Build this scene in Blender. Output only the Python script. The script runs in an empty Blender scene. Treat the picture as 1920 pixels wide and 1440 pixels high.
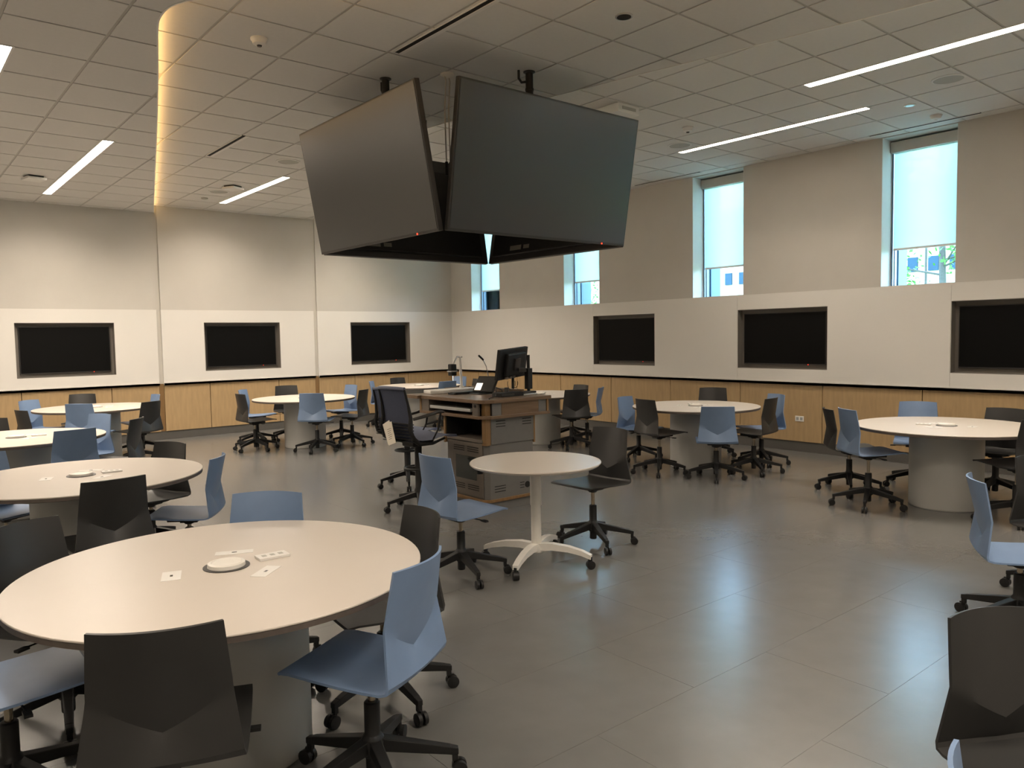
import bpy, bmesh, math, random
from mathutils import Matrix, Vector
PI = math.pi
R = math.radians
random.seed(7)
SC = bpy.context.scene
COL = SC.collection

# ------------------------------------------------------------------ camera, world, exposure
cam_data = bpy.data.cameras.new('camera')
cam_data.sensor_width = 36.0
cam_data.lens = 1441.2 * 36.0 / 1920.0
cam_data.clip_start = 0.05
cam_data.clip_end = 600
cam = bpy.data.objects.new('camera', cam_data)
COL.objects.link(cam)
yaw, pit, rol = R(39.770), R(-3.591), R(-0.965)
fw = Vector((math.sin(yaw) * math.cos(pit), math.cos(yaw) * math.cos(pit), math.sin(pit)))
r0 = Vector((math.cos(yaw), -math.sin(yaw), 0))
u0 = r0.cross(fw)
rt = r0 * math.cos(rol) + u0 * math.sin(rol)
up = -r0 * math.sin(rol) + u0 * math.cos(rol)
m = Matrix((rt, up, -fw)).transposed().to_4x4()
m.translation = Vector((-9.5735, -13.4811, 1.6261))
cam.matrix_world = m
SC.camera = cam
SC.view_settings.view_transform = 'Standard'
SC.view_settings.look = 'None'
SC.view_settings.gamma = 1
SC.view_settings.exposure = 0.08
SC.view_settings.use_curve_mapping = False

SKY = 21.0            # strength of the bright overcast sky outside
LAMP = 26.0          # strength of the linear ceiling lights
WPM = 30.0           # watts per metre of fixture (left and middle zones)
WPM_R = 10.0         # dimmed zone along the windows
world = bpy.data.worlds.new('sky')
SC.world = world
world.use_nodes = True
wn = world.node_tree.nodes
wl = world.node_tree.links
bg = wn['Background']
tc = wn.new('ShaderNodeTexCoord')
nz = wn.new('ShaderNodeTexNoise'); nz.inputs['Scale'].default_value = 2.5; nz.inputs['Detail'].default_value = 5
rp = wn.new('ShaderNodeValToRGB')
rp.color_ramp.elements[0].position = 0.35; rp.color_ramp.elements[0].color = (0.34, 0.62, 1.0, 1)
rp.color_ramp.elements[1].position = 0.62; rp.color_ramp.elements[1].color = (0.66, 0.86, 1.0, 1)
wl.new(tc.outputs['Generated'], nz.inputs['Vector'])
wl.new(nz.outputs['Fac'], rp.inputs['Fac'])
wl.new(rp.outputs['Color'], bg.inputs['Color'])
bg.inputs['Strength'].default_value = SKY

# ------------------------------------------------------------------ materials
def srgb(r, g, b):
    f = lambda c: (c / 255 / 12.92) if c / 255 <= 0.04045 else ((c / 255 + 0.055) / 1.055) ** 2.4
    return (f(r), f(g), f(b), 1)

def mat(name, col, rough=0.6, metal=0.0, spec=0.5, noise=0.0, nscale=20.0, bump=0.0, bscale=60.0, stretch=None, coat=0.0):
    m = bpy.data.materials.new(name)
    m.use_nodes = True
    n = m.node_tree.nodes; l = m.node_tree.links
    p = n['Principled BSDF']
    p.inputs['Base Color'].default_value = (*col[:3], 1)
    p.inputs['Roughness'].default_value = rough
    p.inputs['Metallic'].default_value = metal
    p.inputs['Specular IOR Level'].default_value = spec
    if coat:
        p.inputs['Coat Weight'].default_value = coat
        p.inputs['Coat Roughness'].default_value = 0.15
    t = n.new('ShaderNodeTexCoord')
    src = t.outputs['Object']
    if stretch:
        mp = n.new('ShaderNodeMapping'); mp.inputs['Scale'].default_value = stretch
        l.new(src, mp.inputs['Vector']); src = mp.outputs['Vector']
    if noise:
        a = n.new('ShaderNodeTexNoise'); a.inputs['Scale'].default_value = nscale; a.inputs['Detail'].default_value = 4
        l.new(src, a.inputs['Vector'])
        r = n.new('ShaderNodeValToRGB')
        r.color_ramp.elements[0].position = 0.3; r.color_ramp.elements[1].position = 0.7
        r.color_ramp.elements[0].color = (*[c * (1 - noise) for c in col[:3]], 1)
        r.color_ramp.elements[1].color = (*[min(1, c * (1 + noise)) for c in col[:3]], 1)
        l.new(a.outputs['Fac'], r.inputs['Fac']); l.new(r.outputs['Color'], p.inputs['Base Color'])
    if bump:
        b = n.new('ShaderNodeTexNoise'); b.inputs['Scale'].default_value = bscale; b.inputs['Detail'].default_value = 3
        l.new(src, b.inputs['Vector'])
        bb = n.new('ShaderNodeBump'); bb.inputs['Strength'].default_value = bump; bb.inputs['Distance'].default_value = 0.002
        l.new(b.outputs['Fac'], bb.inputs['Height']); l.new(bb.outputs['Normal'], p.inputs['Normal'])
    return m

def emit(name, col, s):
    m = bpy.data.materials.new(name); m.use_nodes = True
    n = m.node_tree.nodes; l = m.node_tree.links
    n.remove(n['Principled BSDF'])
    e = n.new('ShaderNodeEmission'); e.inputs['Color'].default_value = (*col[:3], 1); e.inputs['Strength'].default_value = s
    l.new(e.outputs[0], n['Material Output'].inputs['Surface'])
    return m

M = {}
M['paint'] = mat('warm_grey_wall_paint', (0.50, 0.478, 0.434), 0.75, noise=0.02, nscale=3, bump=0.15, bscale=300)
M['whiteboard'] = mat('whiteboard_surface', (0.66, 0.64, 0.60), 0.32, noise=0.01, nscale=2)
M['rail'] = mat('marker_rail_paint', (0.60, 0.585, 0.55), 0.4, noise=0.01)
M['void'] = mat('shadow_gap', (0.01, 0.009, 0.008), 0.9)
M['maple'] = mat('maple_veneer', (0.40, 0.275, 0.14), 0.45, noise=0.09, nscale=9, stretch=(3, 3, 0.4), bump=0.05, bscale=90)
M['base'] = mat('rubber_base', (0.085, 0.08, 0.072), 0.6, noise=0.04, nscale=8)
M['recess'] = mat('recess_grey', (0.16, 0.145, 0.125), 0.5, noise=0.04, nscale=8)
M['ceil'] = mat('ceiling_tile_white', (0.64, 0.62, 0.585), 0.85, noise=0.015, nscale=30, bump=0.3, bscale=500)
M['grid'] = mat('ceiling_grid', (0.46, 0.44, 0.40), 0.6, noise=0.02)
M['trim'] = mat('white_trim', (0.70, 0.68, 0.64), 0.5, noise=0.01)
M['jamb'] = mat('window_jamb_paint', (0.74, 0.73, 0.70), 0.6, noise=0.01)
M['alu'] = mat('window_frame_metal', (0.16, 0.22, 0.30), 0.35, metal=0.4, noise=0.03)
M['outer'] = mat('outer_reveal_metal', (0.05, 0.10, 0.17), 0.45, metal=0.2, noise=0.03)
M['floor'] = mat('grey_stone_tile', (0.130, 0.128, 0.122), 0.25, spec=1.0, noise=0.04, nscale=5, bump=0.25, bscale=24)
M['grout'] = mat('floor_grout', (0.15, 0.146, 0.138), 0.4, noise=0.03)
M['laminate'] = mat('white_laminate', (0.54, 0.485, 0.425), 0.33, noise=0.01, nscale=4)
M['edge'] = mat('ply_edge', (0.105, 0.085, 0.072), 0.5, noise=0.1, nscale=30)
M['drum'] = mat('grey_drum_laminate', (0.40, 0.395, 0.37), 0.42, noise=0.03, nscale=3)
M['white_metal'] = mat('white_powder_coat', (0.70, 0.67, 0.61), 0.35, noise=0.02)
M['blue'] = mat('blue_polypropylene', (0.150, 0.222, 0.355), 0.43, noise=0.03, nscale=14, bump=0.12, bscale=700)
M['dark'] = mat('charcoal_polypropylene', (0.024, 0.0237, 0.023), 0.43, spec=0.5, noise=0.05, nscale=14, bump=0.12, bscale=700)
M['black'] = mat('black_plastic', (0.010, 0.010, 0.010), 0.5, spec=0.35, noise=0.1)
M['chrome'] = mat('gas_column_metal', (0.42, 0.36, 0.28), 0.22, metal=1.0, noise=0.03)
M['screen'] = mat('matte_screen', (0.013, 0.013, 0.012), 0.31, spec=1.0, noise=0.02)
M['wallscreen'] = mat('wall_screen', (0.003, 0.003, 0.003), 0.5, spec=0.12, noise=0.02)
M['bezel'] = mat('black_bezel', (0.028, 0.026, 0.025), 0.38, noise=0.05)
M['led'] = emit('red_standby_light', (1, 0.05, 0.02), 3)
M['lamp'] = emit('linear_light_diffuser', (1.0, 0.86, 0.71), LAMP)
M['cove'] = emit('cove_led_warm', (1.0, 0.60, 0.23), 10)
M['cove_pale'] = emit('cove_led_neutral', (1.0, 0.85, 0.62), 7)
M['spk'] = mat('speaker_grille', (0.40, 0.39, 0.35), 0.7, noise=0.08, nscale=300)
M['lens'] = mat('dark_lens', (0.02, 0.02, 0.022), 0.15)
M['silver'] = mat('silver_plastic', (0.55, 0.55, 0.54), 0.25, metal=0.5, noise=0.02)
M['wood'] = mat('walnut_laminate', (0.15, 0.095, 0.055), 0.35, noise=0.14, nscale=8, stretch=(0.6, 6, 6))
M['oak'] = mat('oak_edge', (0.20, 0.115, 0.045), 0.45, noise=0.1, nscale=10, stretch=(4, 4, 0.6))
M['steel'] = mat('grey_steel_panel', (0.135, 0.13, 0.12), 0.45, noise=0.03)
M['brownsteel'] = mat('taupe_steel_panel', (0.125, 0.105, 0.085), 0.42, noise=0.03)
M['glass_dark'] = mat('smoked_glass', (0.02, 0.025, 0.022), 0.12)
M['mesh'] = mat('blue_mesh_fabric', (0.095, 0.108, 0.16), 0.7, noise=0.12, nscale=180, bump=0.4, bscale=500)
M['seatmesh'] = mat('blue_seat_fabric', (0.27, 0.30, 0.41), 0.7, noise=0.08, nscale=180, bump=0.3, bscale=500)
M['paper'] = mat('paper', (0.66, 0.60, 0.50), 0.8, noise=0.02)
M['ink'] = mat('ink', (0.16, 0.14, 0.12), 0.8)
M['bright'] = emit('painted_glare', (1.0, 0.86, 0.70), 2.0)
M['cable_white'] = mat('white_cable', (0.42, 0.38, 0.33), 0.5)
M['bldg'] = mat('cream_masonry', (0.34, 0.29, 0.24), 0.8, noise=0.03, nscale=2)
M['bwin'] = mat('far_window_glass', (0.022, 0.045, 0.075), 0.6, spec=0.1, noise=0.1, nscale=0.4)
M['leaf'] = mat('leaf_green', (0.035, 0.13, 0.012), 0.6, spec=0.2, noise=0.25, nscale=3)
M['bark'] = mat('bark', (0.05, 0.045, 0.04), 0.8, noise=0.2)
M['grass'] = mat('lawn', (0.14, 0.28, 0.06), 0.9, noise=0.2, nscale=1)

# roller shade: woven fabric that lets part of the view through
sh = bpy.data.materials.new('roller_shade_fabric'); sh.use_nodes = True
n = sh.node_tree.nodes; l = sh.node_tree.links
n.remove(n['Principled BSDF'])
tl = n.new('ShaderNodeBsdfTranslucent'); tl.inputs['Color'].default_value = (0.62, 0.66, 0.66, 1)
df = n.new('ShaderNodeBsdfDiffuse'); df.inputs['Color'].default_value = (0.45, 0.46, 0.46, 1)
tr = n.new('ShaderNodeBsdfTransparent'); tr.inputs['Color'].default_value = (1.0, 1.0, 1.0, 1)
m1 = n.new('ShaderNodeMixShader'); m1.inputs[0].default_value = 0.15
m2 = n.new('ShaderNodeMixShader'); m2.inputs[0].default_value = 0.11
l.new(tl.outputs[0], m1.inputs[1]); l.new(df.outputs[0], m1.inputs[2])
l.new(m1.outputs[0], m2.inputs[1]); l.new(tr.outputs[0], m2.inputs[2])
l.new(m2.outputs[0], n['Material Output'].inputs['Surface'])
M['shade'] = sh
gl = bpy.data.materials.new('window_glass'); gl.use_nodes = True
n = gl.node_tree.nodes; l = gl.node_tree.links
n.remove(n['Principled BSDF'])
g1 = n.new('ShaderNodeBsdfTransparent'); g1.inputs['Color'].default_value = (0.86, 0.93, 0.95, 1)
g2 = n.new('ShaderNodeBsdfGlossy'); g2.inputs['Roughness'].default_value = 0.02
fr = n.new('ShaderNodeFresnel'); fr.inputs['IOR'].default_value = 1.35
mx = n.new('ShaderNodeMixShader')
l.new(fr.outputs[0], mx.inputs[0]); l.new(g1.outputs[0], mx.inputs[1]); l.new(g2.outputs[0], mx.inputs[2])
l.new(mx.outputs[0], n['Material Output'].inputs['Surface'])
M['glass'] = gl

# ------------------------------------------------------------------ mesh helpers
class MB:
    """collects shapes in one bmesh"""
    def __init__(s): s.b = bmesh.new()
    def poly(s, pts):
        return s.b.faces.new([s.b.verts.new(p) for p in pts])
    def box(s, x0, x1, y0, y1, z0, z1, mtx=None):
        c = [(x0, y0, z0), (x1, y0, z0), (x1, y1, z0), (x0, y1, z0), (x0, y0, z1), (x1, y0, z1), (x1, y1, z1), (x0, y1, z1)]
        if mtx is not None: c = [mtx @ Vector(q) for q in c]
        v = [s.b.verts.new(q) for q in c]
        for f in ((3, 2, 1, 0), (4, 5, 6, 7), (0, 1, 5, 4), (1, 2, 6, 5), (2, 3, 7, 6), (3, 0, 4, 7)):
            s.b.faces.new([v[i] for i in f])
        return s
    def prism(s, pts, z0, z1):
        n = len(pts)
        a = [s.b.verts.new((p[0], p[1], z0)) for p in pts]; b = [s.b.verts.new((p[0], p[1], z1)) for p in pts]
        s.b.faces.new(a[::-1]); s.b.faces.new(b)
        for i in range(n): s.b.faces.new([a[i], a[(i + 1) % n], b[(i + 1) % n], b[i]])
        return s
    def lathe(s, prof, seg=24, c=(0, 0, 0), mtx=None, cap=True):
        rings = []
        for r, z in prof:
            ring = []
            for i in range(seg):
                a = 2 * PI * i / seg
                q = Vector((c[0] + r * math.cos(a), c[1] + r * math.sin(a), c[2] + z))
                if mtx is not None: q = mtx @ q
                ring.append(s.b.verts.new(q))
            rings.append(ring)
        for k in range(len(rings) - 1):
            for i in range(seg):
                s.b.faces.new([rings[k][i], rings[k][(i + 1) % seg], rings[k + 1][(i + 1) % seg], rings[k + 1][i]])
        if cap:
            s.b.faces.new(rings[0][::-1]); s.b.faces.new(rings[-1])
        return s
    def tube(s, pts, r, seg=8):
        pts = [Vector(p) for p in pts]
        rr = r if isinstance(r, (list, tuple)) else [r] * len(pts)
        rings = []
        for i, p in enumerate(pts):
            d = (pts[min(i + 1, len(pts) - 1)] - pts[max(i - 1, 0)]).normalized()
            a = Vector((0, 0, 1)) if abs(d.z) < 0.9 else Vector((1, 0, 0))
            u = d.cross(a).normalized(); w = d.cross(u).normalized()
            rings.append([s.b.verts.new(p + (u * math.cos(2 * PI * k / seg) + w * math.sin(2 * PI * k / seg)) * rr[i]) for k in range(seg)])
        for k in range(len(rings) - 1):
            for i in range(seg):
                s.b.faces.new([rings[k][i], rings[k][(i + 1) % seg], rings[k + 1][(i + 1) % seg], rings[k + 1][i]])
        s.b.faces.new(rings[0][::-1]); s.b.faces.new(rings[-1])
        return s
    def bar(s, p, q, w0, h0, w1, h1):
        """tapered rectangular bar from p to q; heights vertical, widths horizontal"""
        p = Vector(p); q = Vector(q); d = (q - p); d.z = 0
        side = Vector((-d.y, d.x, 0)).normalized() if d.length > 1e-6 else Vector((0, 1, 0))
        def ring(c, w, h): return [s.b.verts.new(c + side * sx * w / 2 + Vector((0, 0, sz * h / 2))) for sx, sz in ((-1, -1), (1, -1), (1, 1), (-1, 1))]
        a = ring(p, w0, h0); b = ring(q, w1, h1)
        s.b.faces.new(a[::-1]); s.b.faces.new(b)
        for i in range(4): s.b.faces.new([a[i], a[(i + 1) % 4], b[(i + 1) % 4], b[i]])
        return s
    def mesh(s, name, material, smooth=0.0, bevel=0.0, bseg=2):
        bm = s.b
        bmesh.ops.recalc_face_normals(bm, faces=bm.faces)
        if bevel:
            es = [e for e in bm.edges if len(e.link_faces) == 2 and e.calc_face_angle(0) > 0.6]
            bmesh.ops.bevel(bm, geom=es, offset=bevel, segments=bseg, profile=0.6, affect='EDGES', clamp_overlap=True)
        me = bpy.data.meshes.new(name); bm.to_mesh(me); bm.free()
        me.materials.append(material)
        if smooth:
            for p in me.polygons: p.use_smooth = True
            me.set_sharp_from_angle(angle=R(smooth))
        return me
    def build(s, name, material, parent=None, smooth=0.0, bevel=0.0, bseg=2, loc=None):
        return link(name, s.mesh(name, material, smooth, bevel, bseg), parent, loc)

def link(name, me, parent=None, loc=None):
    o = bpy.data.objects.new(name, me); COL.objects.link(o)
    if parent is not None: o.parent = parent
    if loc is not None: o.location = loc
    return o

def empty(name, loc=(0, 0, 0), rz=0.0):
    o = bpy.data.objects.new(name, None); COL.objects.link(o)
    o.empty_display_size = 0.1
    o.location = loc; o.rotation_euler = (0, 0, rz)
    return o

def tag(o, label, cat, group=None, kind=None):
    if label: o['label'] = label
    if cat: o['category'] = cat
    if group: o['group'] = group
    if kind: o['kind'] = kind
    return o

def thing(name, label, cat, loc=(0, 0, 0), rz=0.0, group=None):
    return tag(empty(name, loc, rz), label, cat, group)

def struct(o):
    o['kind'] = 'structure'; return o

def copy_tree(o, parent=None):
    c = o.copy(); COL.objects.link(c)
    if parent is not None: c.parent = parent
    for ch in list(o.children): copy_tree(ch, c)
    return c

# ------------------------------------------------------------------ room dimensions
CL, CM, CR = 3.733, 3.846, 3.95        # ceiling heights: left, middle, right zone
XL, YF = -11.6, -16.4                  # left wall, front wall (behind the camera)
WB = 2.15                              # top of the whiteboard band
RAILZ = 0.907
GX, GY, G = -0.205, -0.17, 0.6155      # ceiling grid origin and module

def interp(tab, y):
    if y >= tab[0][0]: return tab[0][1]
    for (y0, x0), (y1, x1) in zip(tab, tab[1:]):
        if y0 >= y >= y1:
            t = (y0 - y) / (y0 - y1); return x0 + (x1 - x0) * t
    return tab[-1][1]
def smooth_curve(ctrl, n=10):
    """Catmull-Rom through (y, x) points, returned as a dense table"""
    out = []
    P = [ctrl[0]] + ctrl + [ctrl[-1]]
    for i in range(1, len(P) - 2):
        p0, p1, p2, p3 = P[i - 1], P[i], P[i + 1], P[i + 2]
        for k in range(n):
            t = k / n
            f = lambda a, b, c, d: 0.5 * ((2 * b) + (-a + c) * t + (2 * a - 5 * b + 4 * c - d) * t * t + (-a + 3 * b - 3 * c + d) * t ** 3)
            out.append((f(p0[0], p1[0], p2[0], p3[0]), f(p0[1], p1[1], p2[1], p3[1])))
    out.append(ctrl[-1]); return out
LM = smooth_curve([(0.0, -5.90), (-0.41, -6.01), (-2.57, -6.57), (-5.08, -7.22), (-6.79, -7.67), (-7.82, -7.95), (-8.12, -8.01), (-8.35, -7.99), (-8.55, -7.86), (-8.75, -7.6), (-9.25, -6.95), (-10.0, -6.2), (-11.0, -5.2), (-12.0, -4.4), (-12.6, -3.75), (-16.4, -3.74)])
MR = smooth_curve([(0.0, -3.12), (-0.36, -3.25), (-2.4, -4.05), (-4.4, -4.72), (-6.46, -4.89), (-8.16, -4.55), (-9.3, -4.31), (-10.3, -4.10), (-11.24, -3.90), (-12.6, -3.74), (-16.4, -3.73)])
xLM = lambda y: interp(LM, y)
xMR = lambda y: max(interp(MR, y), xLM(y) + 0.001)

# ------------------------------------------------------------------ floor
fl = struct(MB().box(XL - 0.1, 0.1, YF - 0.1, 0.1, -0.12, -0.0012).build('floor', M['grout']))
rows = []
FY0 = -10.13
k = -10
tile_meshes = {}
def floor_tile(x0, x1, y0, y1):
    x0 = max(x0, XL); x1 = min(x1, 0.0); y0 = max(y0, YF); y1 = min(y1, 0.0)
    if x1 - x0 < 0.05 or y1 - y0 < 0.05: return
    key = (round(x1 - x0, 3), round(y1 - y0, 3))
    if key not in tile_meshes:
        g = 0.0010
        tile_meshes[key] = MB().box(g, key[0] - g, g, key[1] - g, -0.002, 0.0).mesh('floor_tile', M['floor'])
    link('floor_tile', tile_meshes[key], fl, (x0, y0, 0))
j = 0
y = FY0 + 17 * G
while y > YF:
    off = -5.52 if j % 2 == 0 else -6.46 + 0.3
    x = off - 12 * 2 * G
    while x < 0:
        floor_tile(x, x + 2 * G, y - G, y)
        x += 2 * G
    y -= G; j += 1

# ------------------------------------------------------------------ ceilings
def zone(name, z, lo, hi, label):
    """one ceiling height; lo(y), hi(y) bound it in x"""
    N = 160
    m = MB()
    ys = [0.0 + (YF) * i / N for i in range(N + 1)]
    L = [(lo(y), y) for y in ys]; H = [(hi(y), y) for y in ys]
    for i in range(N):
        if H[i][0] - L[i][0] < 0.003 and H[i + 1][0] - L[i + 1][0] < 0.003: continue
        for zz in (z + 0.007,):
            m.poly([(L[i][0], L[i][1], zz), (L[i + 1][0], L[i + 1][1], zz), (H[i + 1][0], H[i + 1][1], zz), (H[i][0], H[i][1], zz)])
    o = struct(m.build(name, M['grid']))
    out = MB(); nout = 0; shared = {}
    g = 0.011
    nx = int((0 - XL) / G) + 2; ny = int((0 - YF) / G) + 2
    for i in range(-1, nx):
        for jj in range(-1, ny):
            x1 = GX - i * G - g; x0 = GX - (i + 1) * G + g
            y1 = GY - jj * G - g; y0 = GY - (jj + 1) * G + g
            x1 = min(x1, -0.004); x0 = max(x0, XL); y1 = min(y1, -0.004); y0 = max(y0, YF)
            if x1 - x0 < 0.02 or y1 - y0 < 0.02: continue
            S = 6
            yy = [y0 + (y1 - y0) * q / S for q in range(S + 1)]
            ll = [max(x0, lo(q) + 0.004) for q in yy]; hh = [min(x1, hi(q) - 0.004) for q in yy]
            ok = [h - l_ > 0.004 for h, l_ in zip(hh, ll)]
            if not any(ok): continue
            full = all(ok) and all(abs(l_ - x0) < 1e-6 for l_ in ll) and all(abs(h - x1) < 1e-6 for h in hh)
            cx, cy = (x0 + x1) / 2, (y0 + y1) / 2
            d = Vector((cx, cy, z)) - Vector((-9.5735, -13.4811, 1.6261))
            w = d.dot(fw); inview = False
            if w > 0.3:
                px = 960 + 1441 * d.dot(rt) / w; py = 720 - 1441 * d.dot(up) / w
                inview = -60 < px < 1980 and -60 < py < 1500
            if full:
                key = (round(x1 - x0, 3), round(y1 - y0, 3))
                if key not in shared: shared[key] = MB().box(0, key[0], 0, key[1], 0, 0.006).mesh('ceiling_tile', M['ceil'])
                if inview: link('ceiling_tile', shared[key], o, (x0, y0, z))
                else: out.box(x0, x1, y0, y1, z, z + 0.006); nout += 1
            else:
                idx = [q for q in range(S + 1) if ok[q]]
                if len(idx) < 2: continue
                pts = [(ll[q], yy[q]) for q in idx] + [(hh[q], yy[q]) for q in reversed(idx)]
                ded = []
                for p in pts:
                    if not ded or (abs(p[0] - ded[-1][0]) + abs(p[1] - ded[-1][1])) > 1e-4: ded.append(p)
                pts = ded[::-1]
                if inview:
                    MB().prism([(p[0] - x0, p[1] - y0) for p in pts], 0, 0.006).build('ceiling_tile', M['ceil'], o, loc=(x0, y0, z))
                else: out.prism(pts, z, z + 0.006); nout += 1
    if nout:
        t = out.build('ceiling_tile', M['ceil'], o); t['kind'] = 'stuff'
    return o
ceil_l = zone('ceiling', CL, lambda y: XL, lambda y: xLM(y), '')
ceil_m = zone('ceiling', CM, lambda y: xLM(y) + 0.001, lambda y: xMR(y), '')
ceil_r = zone('ceiling', CR, lambda y: xMR(y) + 0.001, lambda y: 0.0, '')
# fascias where the ceiling steps, with cove lights standing on the lower edge
def ribbon(f, y0, y1, za, zb, thick, n=90):
    m = MB(); pts = [(f(y0 + (y1 - y0) * i / n), y0 + (y1 - y0) * i / n) for i in range(n + 1)]
    nr = []
    for i in range(n + 1):
        a = Vector(pts[max(i - 1, 0)]); b = Vector(pts[min(i + 1, n)]); d = (b - a).normalized(); nr.append(Vector((-d.y, d.x)))
    for i in range(n):
        p, q = Vector(pts[i]), Vector(pts[i + 1]); p2 = p + nr[i] * thick; q2 = q + nr[i + 1] * thick
        m.poly([(p.x, p.y, za), (q.x, q.y, za), (q.x, q.y, zb), (p.x, p.y, zb)])
        m.poly([(p2.x, p2.y, za), (p2.x, p2.y, zb), (q2.x, q2.y, zb), (q2.x, q2.y, za)])
        m.poly([(p.x, p.y, za), (p2.x, p2.y, za), (q2.x, q2.y, za), (q.x, q.y, za)])
        m.poly([(p.x, p.y, zb), (q.x, q.y, zb), (q2.x, q2.y, zb), (p2.x, p2.y, zb)])
    return m
struct(ribbon(lambda y: xLM(y), 0.0, YF, CL - 0.004, CL + 0.03, -0.012, 200).build('trim_1', M['trim']))
struct(ribbon(lambda y: xLM(y) - 0.012, 0.0, YF, CL + 0.028, CM + 0.006, -0.02, 200).build('trim_2', M['trim']))
struct(ribbon(lambda y: xMR(y), 0.0, YF, CM - 0.004, CM + 0.03, -0.012, 120).build('trim_3', M['trim']))
struct(ribbon(lambda y: xMR(y) - 0.05, 0.0, YF, CM + 0.02, CR + 0.006, -0.02, 120).build('trim_4', M['trim']))
cv = ribbon(lambda y: xLM(y) - 0.001, -0.02, -12.4, CL + 0.060, CL + 0.084, -0.006, 200).build('cove_light', M['cove'])
tag(cv, 'warm yellow cove light along the curved ceiling edge at left', 'light')
cv2 = ribbon(lambda y: xMR(y) - 0.030, -0.02, -12.4, CM + 0.036, CM + 0.056, -0.006, 120).build('cove_light', M['cove_pale'])
tag(cv2, 'pale cove light along the curved ceiling edge beyond the hanging screens', 'light')
# roof slab over everything so that no sky leaks in
struct(MB().box(XL - 0.4, 0.5, YF - 0.4, 0.4, 4.25, 4.4).build('trim_5', M['void']))

# ------------------------------------------------------------------ back wall
TVB = [(-7.924, -6.577), (-5.18, -3.833), (-2.407, -1.06)]
TVR = [(-4.196, -5.543), (-7.066, -8.413), (-9.904, -11.251)]
TZ0, TZ1 = 1.111, 1.940
gr = [(-5.935, -5.865), (-3.165, -3.095)]
seg = [(XL, gr[0][0]), (gr[0][1], gr[1][0]), (gr[1][1], 0.0)]
wbk = MB()
for a, b in seg: wbk.box(a, b, 0.0, 0.14, WB, 4.25)
wbk.box(XL - 0.15, 0.05, 0.14, 0.26, -0.1, 4.25)
for a, b in gr: wbk.box(a - 0.001, b + 0.001, 0.022, 0.15, 0.0, 4.25)
wall_back = struct(wbk.build('wall_back', M['paint']))
def wb_panel_x(a, b, hole, parent):
    m = MB(); y0, y1 = -0.006, 0.14
    z0 = RAILZ + 0.02
    if hole is None: m.box(a, b, y0, y1, z0, WB)
    else:
        m.box(a, hole[0], y0, y1, z0, WB); m.box(hole[1], b, y0, y1, z0, WB)
        m.box(hole[0], hole[1], y0, y1, z0, TZ0); m.box(hole[0], hole[1], y0, y1, TZ1, WB)
    return m.build('whiteboard_panel', M['whiteboard'], parent)
wb_panel_x(XL, -10.3, None, wall_back)
wb_panel_x(-10.297, gr[0][0], TVB[0], wall_back)
wb_panel_x(gr[0][1], gr[1][0], TVB[1], wall_back)
wb_panel_x(gr[1][1], -0.001, TVB[2], wall_back)
for a, b in [(XL, gr[0][0])] + seg[1:]:
    MB().box(a, b, -0.030, 0.0, RAILZ, RAILZ + 0.030).box(a, b, -0.030, -0.024, RAILZ, RAILZ + 0.040).build('marker_rail', M['rail'], wall_back)
MB().box(XL, 0, 0.02, 0.14, RAILZ - 0.035, RAILZ + 0.02).build('shadow_gap', M['void'], wall_back)
for a, b in gr: MB().box(a, b, 0.008, 0.024, 0.137, RAILZ + 0.02).build('corner_strip', M['oak'], wall_back)
jx = [XL, -10.35, -9.12, -7.88, -6.655, gr[0][0], gr[0][1], -5.116, -3.883, gr[1][0], gr[1][1], -2.338, -1.118, 0.0]
for a, b in zip(jx, jx[1:]):
    if b - a > 0.3: MB().box(a + 0.005, b - 0.005, 0.0, 0.05, 0.137, RAILZ - 0.006).build('wood_panel', M['maple'], wall_back, bevel=0.001, bseg=1)
MB().box(XL, 0, 0.045, 0.14, 0.10, RAILZ - 0.02).build('panel_backing', M['void'], wall_back)
struct(MB().box(XL, -0.02, 0.012, 0.14, 0.0, 0.137).build('baseboard_back', M['base']))

# ------------------------------------------------------------------ right wall with windows
WIN = [(-1.643, -0.716), (-4.343, -3.471), (-7.155, -6.277), (-9.938, -9.089), (-12.74, -11.88), (-15.54, -14.68)]
SH = [2.62, 2.62, 2.60, 2.60, 2.60]
SH = [2.55, 2.555, 2.585, 2.605, 2.6, 2.6]
D = 0.30
m = MB()
edges = [0.0]
for a, b in WIN: edges += [b, a]
edges.append(YF)
for i in range(0, len(edges), 2): m.box(0.0, D + 0.12, edges[i + 1], edges[i], WB, 4.25)
m.box(0.14, 0.26, YF, 0.26, -0.1, WB - 0.001)
for a, b in WIN: m.box(0.0, D + 0.12, a, b, CR - 0.012, 4.25)
wall_right = struct(m.build('wall_right', M['paint']))
for a, b in WIN:                                     # bright-painted reveals and sill
    MB().box(0.002, D, b - 0.004, b - 0.0005, WB, CR - 0.012).build('window_reveal', M['jamb'], wall_right)
    MB().box(0.002, D, a + 0.0005, a + 0.004, WB, CR - 0.012).build('window_reveal', M['jamb'], wall_right)
    MB().box(-0.004, D, a, b, WB - 0.03, WB + 0.002).build('window_sill', M['jamb'], wall_right)
def wb_panel_y(a, b, hole):
    m = MB(); x0, x1 = -0.006, 0.14; z0 = RAILZ + 0.02; zt = WB - 0.001
    a, b = max(a, b), min(a, b)
    if hole is None: m.box(x0, x1, b, a, z0, zt)
    else:
        h0, h1 = max(hole), min(hole)
        if a - h0 > 0.001: m.box(x0, x1, h0, a, z0, zt)
        m.box(x0, x1, b, h1, z0, zt); m.box(x0, x1, h1, h0, z0, TZ0); m.box(x0, x1, h1, h0, TZ1, zt)
    m.build('whiteboard_panel', M['whiteboard'], wall_right)
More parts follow.
